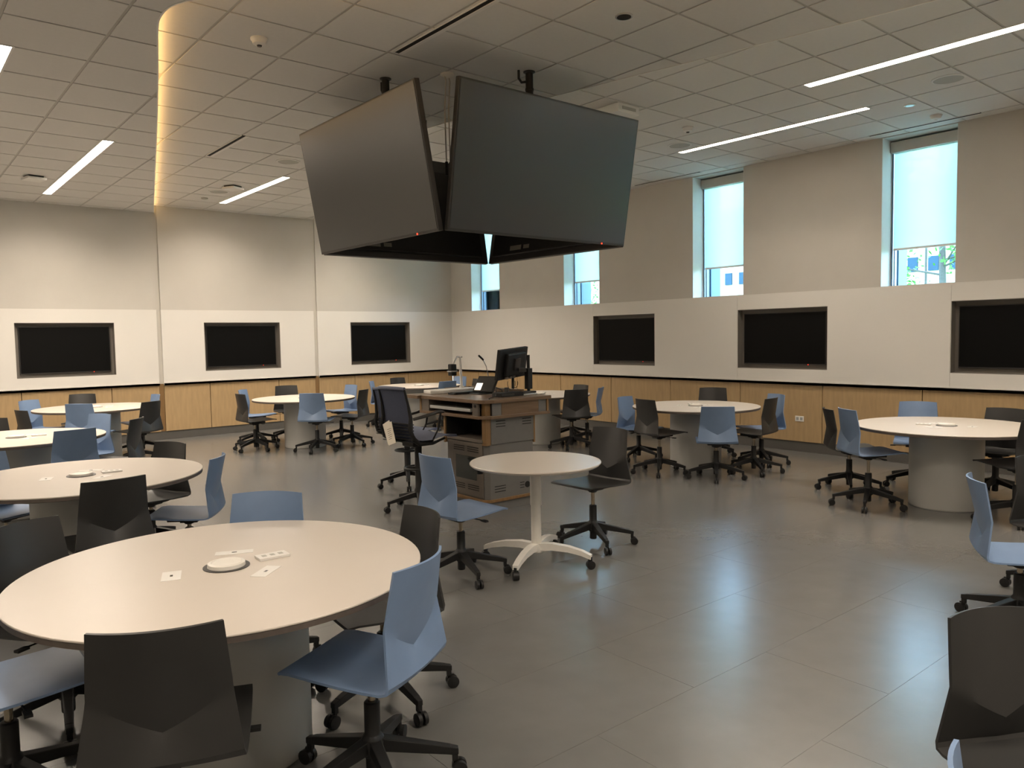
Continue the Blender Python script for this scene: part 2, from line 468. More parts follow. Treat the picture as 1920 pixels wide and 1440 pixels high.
wb_panel_y(-0.008, -4.190, None); wb_panel_y(-4.193, -7.060, TVR[0]); wb_panel_y(-7.063, -9.898, TVR[1]); wb_panel_y(-9.901, -12.8, TVR[2]); wb_panel_y(-12.803, YF, None)
MB().box(-0.030, 0.0, YF, -0.031, RAILZ, RAILZ + 0.030).box(-0.030, -0.024, YF, -0.031, RAILZ, RAILZ + 0.040).build('marker_rail', M['rail'], wall_right)
MB().box(0.02, 0.14, YF, 0.0, RAILZ - 0.035, RAILZ + 0.02).build('shadow_gap', M['void'], wall_right)
jy = [0.0, -0.911, -2.13, -3.357, -4.593, -5.846, -7.105, -8.349, -9.599, -10.85, -12.1, -13.35, -14.6, YF]
for a, b in zip(jy, jy[1:]):
    MB().box(0.0, 0.05, b + 0.005, a - 0.005, 0.137, RAILZ - 0.006).build('wood_panel', M['maple'], wall_right, bevel=0.001, bseg=1)
MB().box(0.045, 0.14, YF, 0.0, 0.10, RAILZ - 0.02).build('panel_backing', M['void'], wall_right)
struct(MB().box(0.012, 0.14, YF, 0.0, 0.0, 0.137).build('baseboard_right', M['base']))
# unseen walls that close the room
struct(MB().box(XL - 0.15, XL, YF, 0.14, -0.1, 4.25).build('wall_left', M['paint']))
struct(MB().box(XL - 0.15, 0.4, YF - 0.15, YF, -0.1, 4.25).build('wall_front', M['paint']))

# windows: frame, pane; cassette and shade
for i, (a, b) in enumerate(WIN):
    w = struct(empty('window_%d' % (i + 1), (D, (a + b) / 2, WB)))
    hw = (b - a) / 2; zt = CR - WB - 0.012
    MB().box(0, 0.06, hw - 0.035, hw, 0, zt).build('frame', M['alu'], w)
    MB().box(0, 0.06, -hw, -hw + 0.05, 0, zt).build('frame', M['alu'], w)
    MB().box(0.121, 0.36, hw - 0.03, hw + 0.10, -0.05, zt).build('outer_reveal', M['outer'], w)
    MB().box(0.121, 0.36, -hw - 0.10, -hw + 0.01, -0.05, zt).build('outer_reveal', M['outer'], w)
    MB().box(0.121, 0.40, -hw + 0.01, hw - 0.03, -0.05, 0.0).build('outer_sill', M['outer'], w)
    MB().box(0, 0.10, -hw + 0.05, hw - 0.035, zt - 0.05, zt).build('frame', M['alu'], w)
    MB().box(0.0, 0.10, -hw + 0.05, hw - 0.035, 0.0, 0.02).build('frame', M['alu'], w)
    MB().box(0.05, 0.056, -hw + 0.05, hw - 0.035, 0.02, zt - 0.05).build('window_pane', M['glass'], w)
    t = thing('roller_shade', ['light roller shade half down in the window nearest the far corner', 'light roller shade in the second window from the far corner',
              'light roller shade in the window above the middle right-wall screen', 'light roller shade with tree shadows in the rightmost visible window',
              'light roller shade in the window beyond the right edge', 'light roller shade in the window behind the camera'][i], 'roller shade', (D - 0.06, (a + b) / 2, 0), group='roller shades on the window wall')
    z1 = CR - 0.012
    MB().box(-0.045, 0.045, -hw + 0.012, hw - 0.012, z1 - 0.150, z1 - 0.022).build('cassette', M['grid'], t, bevel=0.004)
    MB().box(0.020, 0.0215, -hw + 0.03, hw - 0.035, SH[i] + 0.02, z1 - 0.13).build('fabric', M['shade'], t)
    MB().box(0.014, 0.027, -hw + 0.03, hw - 0.035, SH[i] - 0.005, SH[i] + 0.022).build('hem_bar', M['trim'], t, bevel=0.003)
    MB().box(0.012, 0.045, hw - 0.03, hw - 0.012, WB + 0.01, z1 - 0.15).build('side_channel', M['alu'], t)

# wall displays in their recesses
def wall_display(loc, rz, label, wallobj):
    """local: x right, y into the wall, origin at the recess centre on the wall plane"""
    t = thing('wall_display', label, 'display', loc, rz, 'black screens recessed in the whiteboard walls')
    hw, hh = 1.347 / 2, (TZ1 - TZ0) / 2
    Mx = Matrix.Translation(loc) @ Matrix.Rotation(rz, 4, 'Z')
    m = MB()
    d = 0.105
    m.box(-hw, hw, d, d + 0.01, -hh, hh, Mx)
    m.box(-hw - 0.001, -hw + 0.006, -0.0055, d, -hh, hh, Mx); m.box(hw - 0.006, hw + 0.001, -0.0055, d, -hh, hh, Mx)
    m.box(-hw, hw, -0.0055, d, -hh - 0.001, -hh + 0.006, Mx); m.box(-hw, hw, -0.0055, d, hh - 0.006, hh + 0.001, Mx)
    m.build('recess_lining', M['recess'], wallobj)
    w2, h2 = 0.618, 0.357
    MB().box(-w2, w2, 0.068, 0.104, -h2, h2).build('housing', M['bezel'], t, bevel=0.004)
    MB().box(-w2 + 0.01, w2 - 0.01, 0.0665, 0.069, -h2 + 0.014, h2 - 0.01).build('screen', M['wallscreen'], t)
    MB().lathe([(0.0055, 0), (0.0055, 0.004)], 10, mtx=Matrix.Translation((w2 * 0.60, 0.066, -h2 + 0.004)) @ Matrix.Rotation(PI / 2, 4, 'X')).build('status_light', M['led'], t)
    return t
lbl = ['black wall screen at far left of the back wall', 'black wall screen in the middle of the back wall', 'black wall screen on the back wall nearest the far corner']
for (a, b), s in zip(TVB, lbl): wall_display(((a + b) / 2, 0, (TZ0 + TZ1) / 2), 0, s, wall_back)
lbl = ['black wall screen on the window wall nearest the far corner', 'black wall screen in the middle of the window wall', 'black wall screen on the window wall at the right edge of the photo']
for (a, b), s in zip(TVR, lbl): wall_display((0, (a + b) / 2, (TZ0 + TZ1) / 2), -PI / 2, s, wall_right)
t = thing('wall_outlet', 'white double outlet plate in the wood panelling of the window wall', 'outlet', (0, -8.03, 0.445))
MB().box(-0.006, 0, -0.062, 0.062, -0.037, 0.037).build('cover_plate', M['trim'], t, bevel=0.002)
for s in (-1, 1): MB().box(-0.008, -0.005, s * 0.028 - 0.018, s * 0.028 + 0.018, -0.02, 0.02).build('socket', M['silver'], t)

# ------------------------------------------------------------------ ceiling fixtures
def linear_light(x0, x1, y0, y1, z, label):
    wpm = WPM_R if (x0 > -3.5 and y0 < -5) else WPM
    if x0 < -9.3 and y1 < -9: wpm *= 0.25      # rows at the left behind the camera are dimmed
    if y0 < -12 and x0 > -3: wpm *= 1.5
    if x0 < -8 and y1 > -4: wpm *= 0.7
    if y0 < -13 and -6 < x0 < -5: wpm *= 1.5
    t = thing('ceiling_light', label, 'light', ((x0 + x1) / 2, (y0 + y1) / 2, z), group='linear ceiling lights')
    hx, hy = (x1 - x0) / 2, (y1 - y0) / 2; e = 0.016
    MB().box(-hx - e, -hx, -hy - e, hy + e, -0.006, 0.03).box(hx, hx + e, -hy - e, hy + e, -0.006, 0.03).box(-hx, hx, -hy - e, -hy, -0.006, 0.03).box(-hx, hx, hy, hy + e, -0.006, 0.03).build('frame', M['trim'], t)
    MB().box(-hx, hx, -hy, hy, -0.004, 0.02).build('diffuser', M['lamp'], t)
    ld = bpy.data.lights.new('lamp', 'AREA'); ld.shape = 'RECTANGLE'; ld.size = 2 * hx; ld.size_y = 2 * hy
    ld.energy = wpm * 2 * hy; ld.color = (1.0, 0.86, 0.71); ld.spread = R(122 if x0 > -3.5 else 145)
    lo = bpy.data.objects.new('lamp', ld); COL.objects.link(lo); lo.parent = t; lo.location = (0, 0, -0.008)
linear_light(-7.60, -7.50, -4.52, -0.88, CL, 'long linear ceiling light at left near the back wall')
linear_light(-5.13, -5.03, -3.33, -0.85, CM, 'linear ceiling light left of the hanging screens near the back wall')
linear_light(-8.80, -8.69, -6.94, -3.3, CL, 'linear ceiling light cut off by the left edge of the photo')
linear_light(-2.665, -2.555, -13.2, -9.57, CR, 'long bright linear ceiling light at upper right')
linear_light(-1.455, -1.365, -9.58, -7.15, CR, 'linear ceiling light at right nearest the window wall')
linear_light(-2.665, -2.565, -3.35, -0.85, CR, 'linear ceiling light hidden behind the hanging screens')
linear_light(-10.65, -10.55, -4.5, -1.5, CL, 'linear ceiling light beyond the left edge near the back wall')
linear_light(-9.43, -9.33, -12.9, -9.3, CL, 'linear ceiling light above the photographer')
linear_light(-7.0, -6.9, -15.3, -12.2, CL, 'linear ceiling light behind the photographer at centre')
linear_light(-5.13, -5.03, -13.4, -10.95, CM, 'added unseen linear ceiling light just above the top edge of the photo')  # extra fixture added out of view to brighten the open floor
linear_light(-10.65, -10.55, -15.3, -12.2, CL, 'linear ceiling light behind the photographer at left')
linear_light(-1.455, -1.365, -15.2, -12.8, CR, 'linear ceiling light beyond the right edge by the windows')

def slot(x, y0, y1, z, label):
    t = thing('slot_diffuser', label, 'air vent', (x, (y0 + y1) / 2, z), group='linear slot air diffusers')
    hy = (y1 - y0) / 2
    MB().box(-0.020, 0.020, -hy, hy, -0.003, 0.006).build('slot', M['void'], t)
    MB().box(0.020, 0.055, -hy, hy, -0.006, 0.006).build('vane', M['trim'], t)
    MB().box(-0.028, -0.020, -hy, hy, -0.005, 0.006).build('vane', M['trim'], t)
slot(-6.335, -5.11, -3.96, CM, 'short black slot vent in the ceiling left of the hanging screens')
slot(-6.30, -9.70, -8.21, CM, 'long black slot vent in the ceiling above the hanging screens')
slot(-0.215, -10.24, -9.03, CR, 'thin slot vent in the ceiling above the rightmost window')
slot(-0.215, -6.56, -5.33, CR, 'thin slot vent in the ceiling above the middle windows')

def speaker(x, y, z, label):
    t = thing('ceiling_speaker', label, 'speaker', (x, y, z), group='round ceiling speakers')
    MB().lathe([(0.145, 0.004), (0.145, -0.004), (0.128, -0.008), (0.126, -0.004)], 40).build('rim', M['trim'], t, smooth=40)
    MB().lathe([(0.126, 0.0), (0.126, -0.006), (0.05, -0.0085)], 40).build('grille', M['spk'], t, smooth=40)
speaker(-5.44, -4.22, CM, 'round ceiling speaker just left of the hanging screens')
speaker(-5.46, -1.78, CM, 'round ceiling speaker by the access point near the back wall')
speaker(-1.71, -10.48, CR, 'round ceiling speaker at upper right of the photo')
speaker(-1.73, -7.39, CR, 'round ceiling speaker just right of the hanging screens')
def detector(x, y, z, label, s=1.0, lens=True):
    t = thing('smoke_detector', label, 'detector', (x, y, z), group='white ceiling detectors')
    MB().lathe([(0.062 * s, 0.004), (0.062 * s, -0.012 * s), (0.052 * s, -0.022 * s), (0.048 * s, -0.040 * s), (0.030 * s, -0.050 * s)], 32).build('body', M['trim'], t, smooth=35)
    MB().lathe([(0.020 * s, -0.048 * s), (0.016 * s, -0.058 * s)], 20).build('lens', M['lens' if lens else 'trim'], t, smooth=40)
detector(-7.25, -7.84, CM, 'round white detector on the ceiling tile at upper left')
detector(-2.32, -7.96, CR, 'white cone detector beside the ceiling speaker right of the screens')
detector(-0.51, -9.90, CR, 'white detector on the ceiling above the rightmost window', lens=False)
t = thing('occupancy_sensor', 'small flat grey sensor disc on the ceiling near the back wall', 'sensor', (-5.46, -1.14, CM))
MB().lathe([(0.05, 0.003), (0.05, -0.012), (0.04, -0.02)], 24).build('body', M['spk'], t, smooth=40)
t = thing('recessed_speaker', 'small dark round recessed fitting in the ceiling at top centre', 'ceiling fitting', (-5.40, -9.76, CM))
MB().lathe([(0.062, 0.003), (0.062, -0.006), (0.05, -0.008)], 28).build('rim', M['silver'], t, smooth=40)
MB().lathe([(0.05, 0.0), (0.05, -0.009), (0.02, -0.0095)], 28).build('lens', M['lens'], t, smooth=40)
t = thing('downlight', 'small round unlit downlight in the ceiling above the right windows', 'light', (-1.14, -9.89, CR))
MB().lathe([(0.058, 0.003), (0.058, -0.005), (0.046, -0.007)], 28).build('rim', M['trim'], t, smooth=40)
MB().lathe([(0.045, 0.0), (0.045, -0.009), (0.02, -0.0095)], 28).build('lens', M['silver'], t, smooth=40)
def access_point(x, y, z, rz, label):
    t = thing('access_point', label, 'access point', (x, y, z), rz, 'wireless access points on the ceiling')
    MB().box(-0.085, 0.085, -0.085, 0.085, -0.022, 0.0).build('bracket', M['bezel'], t)
    MB().box(-0.11, 0.11, -0.11, 0.11, -0.052, -0.022).build('body', M['trim'], t, bevel=0.006)
access_point(-7.88, -2.10, CL, 0.2, 'square white access point on the lower left ceiling')
access_point(-5.44, -2.30, CM, 0.5, 'square white access point by the linear light near the back wall')
t = thing('projector_box', 'white box under the ceiling behind the right hanging screen', 'ceiling box', (-3.53, -7.99, CR))
MB().box(-0.16, 0.16, -0.16, 0.16, -0.09, 0.0).build('body', M['trim'], t, bevel=0.01)
MB().box(-0.10, 0.10, -0.165, -0.159, -0.06, -0.03).build('vent', M['spk'], t)

# ------------------------------------------------------------------ hanging display cluster
CXT, CYT, ZB, TILT, TW, TH, TD = -5.185, -7.63, 2.428, R(9.8), 1.975, 1.115, 1.034
def hanging_display(az, label):
    """az: direction the screen faces; local frame: x right seen from the front, y backwards, z up (tilted)"""
    nrm = Vector((math.cos(az), math.sin(az), 0))
    base = Vector((CXT, CYT, 0)) + nrm * TD
    t = thing('hanging_display', label, 'display', (base.x, base.y, ZB), az + PI / 2, 'four large screens hung back to back from the ceiling')
    Rx = Matrix.Rotation(TILT, 4, 'X')
    hw = TW / 2
    MB().box(-hw, hw, 0.0, 0.045, 0, TH, Rx).build('housing', M['bezel'], t, bevel=0.006)
    MB().box(-hw + 0.016, hw - 0.016, -0.0025, 0.001, 0.022, TH - 0.016, Rx).build('screen', M['screen'], t)
    MB().box(-hw + 0.10, hw - 0.10, 0.045, 0.085, 0.06, TH - 0.14, Rx).build('rear_cover', M['black'], t, bevel=0.012)
    MB().box(0.40, 0.58, 0.083, 0.089, 0.10, 0.15, Rx).box(0.27, 0.36, 0.083, 0.089, 0.105, 0.145, Rx).build('connector_panel', M['recess'], t)
    MB().box(-0.25, 0.25, 0.085, 0.11, 0.35, 0.85, Rx).build('mount_plate', M['black'], t)
    MB().bar((0, 0.10, 0.62), (0, 0.17, 0.62), 0.12, 0.30, 0.12, 0.30).build('tilt_bracket', M['black'], t)
    pz = CM - ZB
    MB().lathe([(0.032, 0.45), (0.032, pz - 0.16), (0.036, pz - 0.16), (0.036, pz - 0.14), (0.032, pz - 0.14), (0.032, pz - 0.005)], 20, c=(0, 0.16, 0)).build('ceiling_pole', M['black'], t, smooth=40)
    MB().lathe([(0.05, pz - 0.002), (0.05, pz - 0.008), (0.036, pz - 0.016)], 28, c=(0, 0.16, 0)).build('ceiling_plate', M['trim'] if az < -2 else M['bezel'], t, smooth=30)
    MB().tube([(-0.10, 0.18, pz - 0.004), (-0.10, 0.18, pz - 0.07), (-0.075, 0.175, pz - 0.10), (-0.035, 0.165, pz - 0.09)], 0.011, 8).build('cable', M['black'], t, smooth=60)
    MB().lathe([(0.0075, 0), (0.0075, 0.004)], 10, mtx=Rx @ Matrix.Translation((hw * 0.70, 0.0, 0.010)) @ Matrix.Rotation(PI / 2, 4, 'X')).build('status_light', M['led'], t)
    return t
hanging_display(-PI / 2, 'large black hanging screen facing the camera at right')
hanging_display(PI, 'large black hanging screen facing left toward the camera')
hanging_display(PI / 2, 'hanging screen at rear left of the cluster, seen from behind')
hanging_display(0, 'hanging screen at rear right of the cluster, seen from behind')
t = thing('hanging_cable', 'pair of pale cables hanging from the ceiling between the front screens', 'cable', (-5.70, -8.04, CM))
MB().lathe([(0.06, 0.002), (0.06, -0.008), (0.02, -0.03)], 20).build('ceiling_cap', M['trim'], t, smooth=30)
for dx in (-0.028, 0.012):
    MB().tube([(dx, 0, -0.01), (dx + 0.012, 0, -0.06), (dx - 0.006, 0, -0.3), (dx, 0.0, -0.74)], 0.006, 8).build('cable', M['cable_white'], t, smooth=60)
    MB().tube([(dx, 0, -0.735), (dx, 0, -0.85)], 0.013, 8).build('plug', M['black'], t, smooth=60)

# ------------------------------------------------------------------ chairs
def chair_shell(material):
    """one moulded shell: folded back with a V-shaped crease, bent into a flat seat"""
    U = 14; us = [-1 + 2 * i / U for i in range(U + 1)]
    tz, wz, bz, vz = 0.851, 0.646, 0.450, 0.535
    rows = []
    def back_upper(u, z, hw):
        c = 0.018 + 0.030 * max(0, (z - 0.53) / 0.32)
        return Vector((u * hw, -0.169 - 0.16 * (z - wz) - c * (1 - u * u) , z))
    def hw_at(z):
        if z > wz: return 0.189 + (0.171 - 0.189) * (z - wz) / (tz - wz)
        return 0.218 + (0.189 - 0.218) * (z - bz) / (wz - bz)
    # seat from the front edge to the rear
    for yq, zq, hq in [(0.253, 0.450, 0.203), (0.246, 0.458, 0.207), (0.20, 0.462, 0.211), (0.10, 0.455, 0.215), (0.0, 0.449, 0.218), (-0.10, 0.446, 0.220), (-0.165, 0.446, 0.220), (-0.188, 0.452, 0.219)]:
        rows.append([Vector((u * hq, yq - 0.010 * (1 - u * u) * (1 if yq < -0.1 else 0) , zq - 0.010 * (1 - u * u) * min(1, (0.26 - yq) / 0.12) * (1 if yq > -0.15 else 0.5))) for u in us])
    n_seat = len(rows)
    for tq in [0.08, 0.3, 0.6, 0.85, 1.0]:
        row = []
        for u in us:
            zc = vz + (wz - vz) * abs(u) ** 1.1
            top = back_upper(u, zc, hw_at(zc)); bot = Vector((u * 0.218, -0.194 - 0.014 * (1 - u * u), bz))
            row.append(bot.lerp(top, tq))
        rows.append(row)
    for tq in [0.12, 0.35, 0.6, 0.85, 1.0]:
        row = []
        for u in us:
            zc = vz + (wz - vz) * abs(u) ** 1.1
            ztop = tz - 0.004 * u * u
            z = zc + (ztop - zc) * tq
            row.append(back_upper(u, z, hw_at(z)))
        rows.append(row)
    b = bmesh.new(); th = 0.009
    NR = len(rows)
    nrm = []
    for i in range(NR):
        rr = []
        for jx_ in range(U + 1):
            a = rows[min(i + 1, NR - 1)][jx_] - rows[max(i - 1, 0)][jx_]
            c = rows[i][min(jx_ + 1, U)] - rows[i][max(jx_ - 1, 0)]
            rr.append(c.cross(a).normalized())
        nrm.append(rr)
    A = [[b.verts.new(rows[i][q]) for q in range(U + 1)] for i in range(NR)]
    B = [[b.verts.new(rows[i][q] + nrm[i][q] * th) for q in range(U + 1)] for i in range(NR)]
    for i in range(NR - 1):
        for q in range(U):
            b.faces.new([A[i][q], A[i][q + 1], A[i + 1][q + 1], A[i + 1][q]])
            b.faces.new([B[i][q], B[i + 1][q], B[i + 1][q + 1], B[i][q + 1]])
    for i in range(NR - 1):
        b.faces.new([A[i][0], A[i + 1][0], B[i + 1][0], B[i][0]]); b.faces.new([A[i][U], B[i][U], B[i + 1][U], A[i + 1][U]])
    for q in range(U):
        b.faces.new([A[0][q], B[0][q], B[0][q + 1], A[0][q + 1]]); b.faces.new([A[-1][q], A[-1][q + 1], B[-1][q + 1], B[-1][q]])
    bmesh.ops.recalc_face_normals(b, faces=b.faces)
    me = bpy.data.meshes.new('seat_shell'); b.to_mesh(me); b.free()
    me.materials.append(material)
    for p in me.polygons: p.use_smooth = True
    me.set_sharp_from_angle(angle=R(24))
    return me
shell_mesh = {'b': chair_shell(M['blue']), 'k': chair_shell(M['dark'])}
mech_mesh = MB().box(-0.10, 0.10, -0.09, 0.12, 0.405, 0.426).box(-0.05, 0.05, -0.07, 0.05, 0.385, 0.416).lathe([(0.03, 0.37), (0.045, 0.40)], 14).mesh('seat_support', M['black'], bevel=0.006)
lever_mesh = MB().tube([(0.05, 0.02, 0.405), (0.20, 0.03, 0.408)], 0.004, 6).box(0.195, 0.245, 0.018, 0.044, 0.402, 0.412).mesh('lever', M['black'])
col_mesh = MB().lathe([(0.014, 0.20), (0.014, 0.41)], 14).mesh('gas_column', M['chrome'], smooth=50)
hub_mesh = MB().lathe([(0.024, 0.045), (0.027, 0.05), (0.027, 0.10), (0.042, 0.115), (0.046, 0.165), (0.033, 0.185), (0.029, 0.19), (0.029, 0.305), (0.024, 0.31)], 18).mesh('base_hub', M['black'], smooth=40)
leg_mesh = MB().bar((0.03, 0, 0.150), (0.285, 0, 0.098), 0.046, 0.05, 0.030, 0.030).bar((0.280, 0, 0.098), (0.312, 0, 0.093), 0.030, 0.030, 0.026, 0.024).box(0.288, 0.310, -0.011, 0.011, 0.055, 0.095).mesh('leg', M['black'], bevel=0.004)
RotX = Matrix.Rotation(PI / 2, 4, 'X')
caster_mesh = MB().lathe([(0.020, -0.024), (0.028, -0.022), (0.028, -0.006), (0.020, -0.004)], 16, mtx=Matrix.Translation((0.315, 0, 0.028)) @ RotX).lathe([(0.020, 0.004), (0.028, 0.006), (0.028, 0.022), (0.020, 0.024)], 16, mtx=Matrix.Translation((0.315, 0, 0.028)) @ RotX).box(0.292, 0.322, -0.005, 0.005, 0.03, 0.062).mesh('caster', M['black'], smooth=40)
def make_chair(kind, base_rot=0.0, dz=0.0):
    t = empty('office_chair')
    link('seat_shell', shell_mesh[kind], t, (0, 0, dz)); link('seat_support', mech_mesh, t, (0, 0, dz))
    link('lever', lever_mesh, t, (0, 0, dz)); link('gas_column', col_mesh, t, (0, 0, dz)); link('base_hub', hub_mesh, t)
    for k in range(5):
        g = link('leg', leg_mesh, t); g.rotation_euler = (0, 0, base_rot + k * 2 * PI / 5)
        link('caster', caster_mesh, g)
    return t
B_, K_ = 'blue office chair', 'charcoal office chair'
NT, AT, TT_, ST = 'the nearest table', 'the second left table', 'the third left table', 'the far left table'
LT, CT, RB, RM, RT = 'the table below the middle back-wall screen', 'the far corner table', 'the table behind the lectern', 'the right middle table', 'the far right table'
CHAIRS = [
 ('near', 'b', -8.24, -11.05, 119, 0.008, 12, B_ + ' at right front of ' + NT + ', seat fully visible'),
 ('near', 'k', -8.93, -11.09, 65, 0.005, 20, K_ + ' seen from behind at ' + NT),
 ('near', 'b', -9.27, -10.33, 0, 0.0, 35, B_ + ' at left of ' + NT + ', only seat and base in view'),
 ('near', 'k', -9.00, -9.77, 301, 0.0, 50, K_ + ' at far left of ' + NT + ', cut by the left edge'),
 ('near', 'b', -8.20, -9.88, 231, 0.004, 5, B_ + ' on the far side of ' + NT),
 ('near', 'k', -7.87, -10.50, 174, -0.017, 40, K_ + ' at right of ' + NT + ', behind the near blue chair'),
 ('A4', 'k', -8.55, -8.41, 95, -0.006, 10, K_ + ' seen from behind at ' + AT),
 ('A4', 'b', -7.90, -7.86, 147, -0.036, 30, B_ + ' at the right end of ' + AT),
 ('A4', 'k', -7.95, -7.08, 205, -0.034, 0, K_ + ' at far right of ' + AT + ', partly under its top'),
 ('A4', 'b', -8.90, -7.05, 300, 0.0, 22, B_ + ' at far left of ' + AT + ', only its seat in view'),
 ('A3', 'b', -8.25, -5.54, 101, 0.012, 10, B_ + ' seen from behind at ' + TT_),
 ('A3', 'b', -7.90, -4.39, 205, 0.011, 44, B_ + ' at far right of ' + TT_ + ', facing the camera'),
 ('A3', 'k', -7.82, -5.40, 148, 0.050, 15, K_ + ' seen almost edge-on at right of ' + TT_),
 ('A3', 'k', -8.65, -4.01, 275, 0.0, 15, K_ + ' beyond ' + TT_ + ' at the left edge'),
 ('A2', 'b', -7.78, -1.05, 309, -0.011, 15, B_ + ' at far left of ' + ST),
 ('A2', 'k', -7.99, -2.30, 15, -0.035, 33, K_ + ' at near left of ' + ST),
 ('A2', 'k', -7.25, -0.74, 249, 0.016, 2, K_ + ' behind ' + ST + ', against the wood panels'),
 ('A2', 'b', -7.46, -2.41, 49, 0.014, 52, B_ + ' seen from behind at ' + ST),
 ('A2', 'k', -6.85, -2.36, 124, -0.014, 12, K_ + ' at near right of ' + ST),
 ('A2', 'b', -6.55, -1.29, 183, -0.007, 12, B_ + ' at far right of ' + ST + ', mostly hidden'),
 ('lm', 'k', -5.27, -2.36, 2, 0.0, 8, K_ + ' at near left of ' + LT),
 ('lm', 'b', -4.96, -1.64, 319, 0.0, 44, B_ + ' behind a charcoal one, left of ' + LT),
 ('lm', 'k', -4.38, -1.54, 255, 0.018, 30, K_ + ' on the far side of ' + LT),
 ('lm', 'b', -4.66, -3.14, 47, 0.012, 54, B_ + ' seen from behind at ' + LT),
 ('lm', 'b', -3.80, -2.22, 184, 0.024, 2, B_ + ' at far right of ' + LT),
 ('lm', 'k', -3.99, -2.94, 128, 0.005, 20, K_ + ' at near right of ' + LT),
 ('Tc', 'b', -2.32, -1.03, 320, -0.020, 14, B_ + ' at left of ' + CT + ', seen from the side'),
 ('Tc', 'k', -1.63, -0.65, 276, -0.008, 14, K_ + ' behind ' + CT + ', only its top in view'),
 ('Tc', 'b', -1.86, -2.27, 87, 0.008, 14, B_ + ' with its back showing over the lectern at ' + CT),
 ('Tc', 'b', -0.95, -1.32, 186, 0.003, 14, B_ + ' at right of ' + CT + ', behind the document camera'),
 ('Tc', 'k', -1.17, -2.01, 156, -0.010, 14, K_ + ' at near right of ' + CT + ', seen beyond the lectern'),
 ('rb', 'k', -1.90, -5.58, 67, 0.009, 22, K_ + ' seen from behind at ' + RB),
 ('rb', 'k', -1.08, -4.74, 176, -0.024, 22, K_ + ' on the far side of ' + RB),
 ('rb', 'b', -1.40, -5.40, 124, -0.006, 46, B_ + ' at near right of ' + RB),
 ('rm', 'b', -1.97, -6.90, 279, -0.046, 6, B_ + ' at far left of ' + RM),
 ('rm', 'k', -2.59, -7.75, 349, 0.027, 30, K_ + ' at near left of ' + RM),
 ('rm', 'b', -2.39, -8.39, 40, -0.026, 50, B_ + ' seen from behind at ' + RM),
 ('rm', 'k', -1.04, -7.37, 213, 0.032, 10, K_ + ' on the far side of ' + RM),
 ('rm', 'k', -1.79, -8.48, 99, 0.025, 5, K_ + ' at near right of ' + RM),
 ('rm', 'b', -1.22, -8.22, 155, 0.004, 20, B_ + ' behind the charcoal one at right of ' + RM),
 ('rt', 'k', -1.95, -9.69, 312, -0.017, 60, K_ + ' at far left of ' + RT),
 ('rt', 'b', -2.57, -10.18, 322, 0.060, 40, B_ + ' at near left of ' + RT),
 ('rt', 'b', -1.30, -10.08, 201, 0.010, 30, B_ + ' on the far side of ' + RT),
 ('rt', 'k', -1.27, -10.80, 177, -0.014, 15, K_ + ' at far right of ' + RT),
 ('rt', 'k', -2.26, -11.28, 62, 0.037, 15, K_ + ' seen from behind at ' + RT),
 ('sm', 'b', -6.56, -9.29, 2, 0.002, 55, B_ + ' at left of the small pedestal table'),
 ('sm', 'k', -5.34, -9.35, 182, 0.039, 8, K_ + ' at right of the small pedestal table'),
 ('off', 'k', -4.15, -12.12, 245, -0.017, 10, K_ + ' cut by the right edge, upper of the right-edge group'),
 ('off', 'b', -4.90, -12.10, 300, -0.030, 12, B_ + ' seen from the side at the right edge'),
 ('off', 'k', -7.05, -12.83, 240, -0.099, 10, 'large ' + K_ + ' in the lower right corner, facing left'),
 ('off', 'b', -8.043, -13.195, 307, 0.0, 10, B_ + ' whose top corner pokes in at the bottom right'),
]
proto = {'b': make_chair('b'), 'k': make_chair('k')}
used = set()
GN = {'near': 'chairs at the nearest table', 'A4': 'chairs at the second left table', 'A3': 'chairs at the third left table', 'A2': 'chairs at the far left table', 'lm': 'chairs at the table by the back wall',
      'Tc': 'chairs at the corner table', 'rb': 'chairs at the table behind the lectern', 'rm': 'chairs at the right middle table', 'rt': 'chairs at the far right table', 'sm': 'chairs at the small table', 'off': 'chairs at the right edge'}
for tb, kd, x, y, a, dz, br, lab in CHAIRS:
    if kd not in used: c = proto[kd]; used.add(kd)
    else: c = copy_tree(proto[kd])
    c.location = (x, y, 0); c.rotation_euler = (0, 0, R(a - 90))
    tag(c, lab, 'chair', GN[tb])
    k = 0
    for ch in c.children:
        nm = ch.name.split('.')[0]
        if nm in ('seat_shell', 'seat_support', 'lever', 'gas_column'): ch.location = (0, 0, dz)
        if nm == 'leg': ch.rotation_euler = (0, 0, R(br + 72 * k)); k += 1

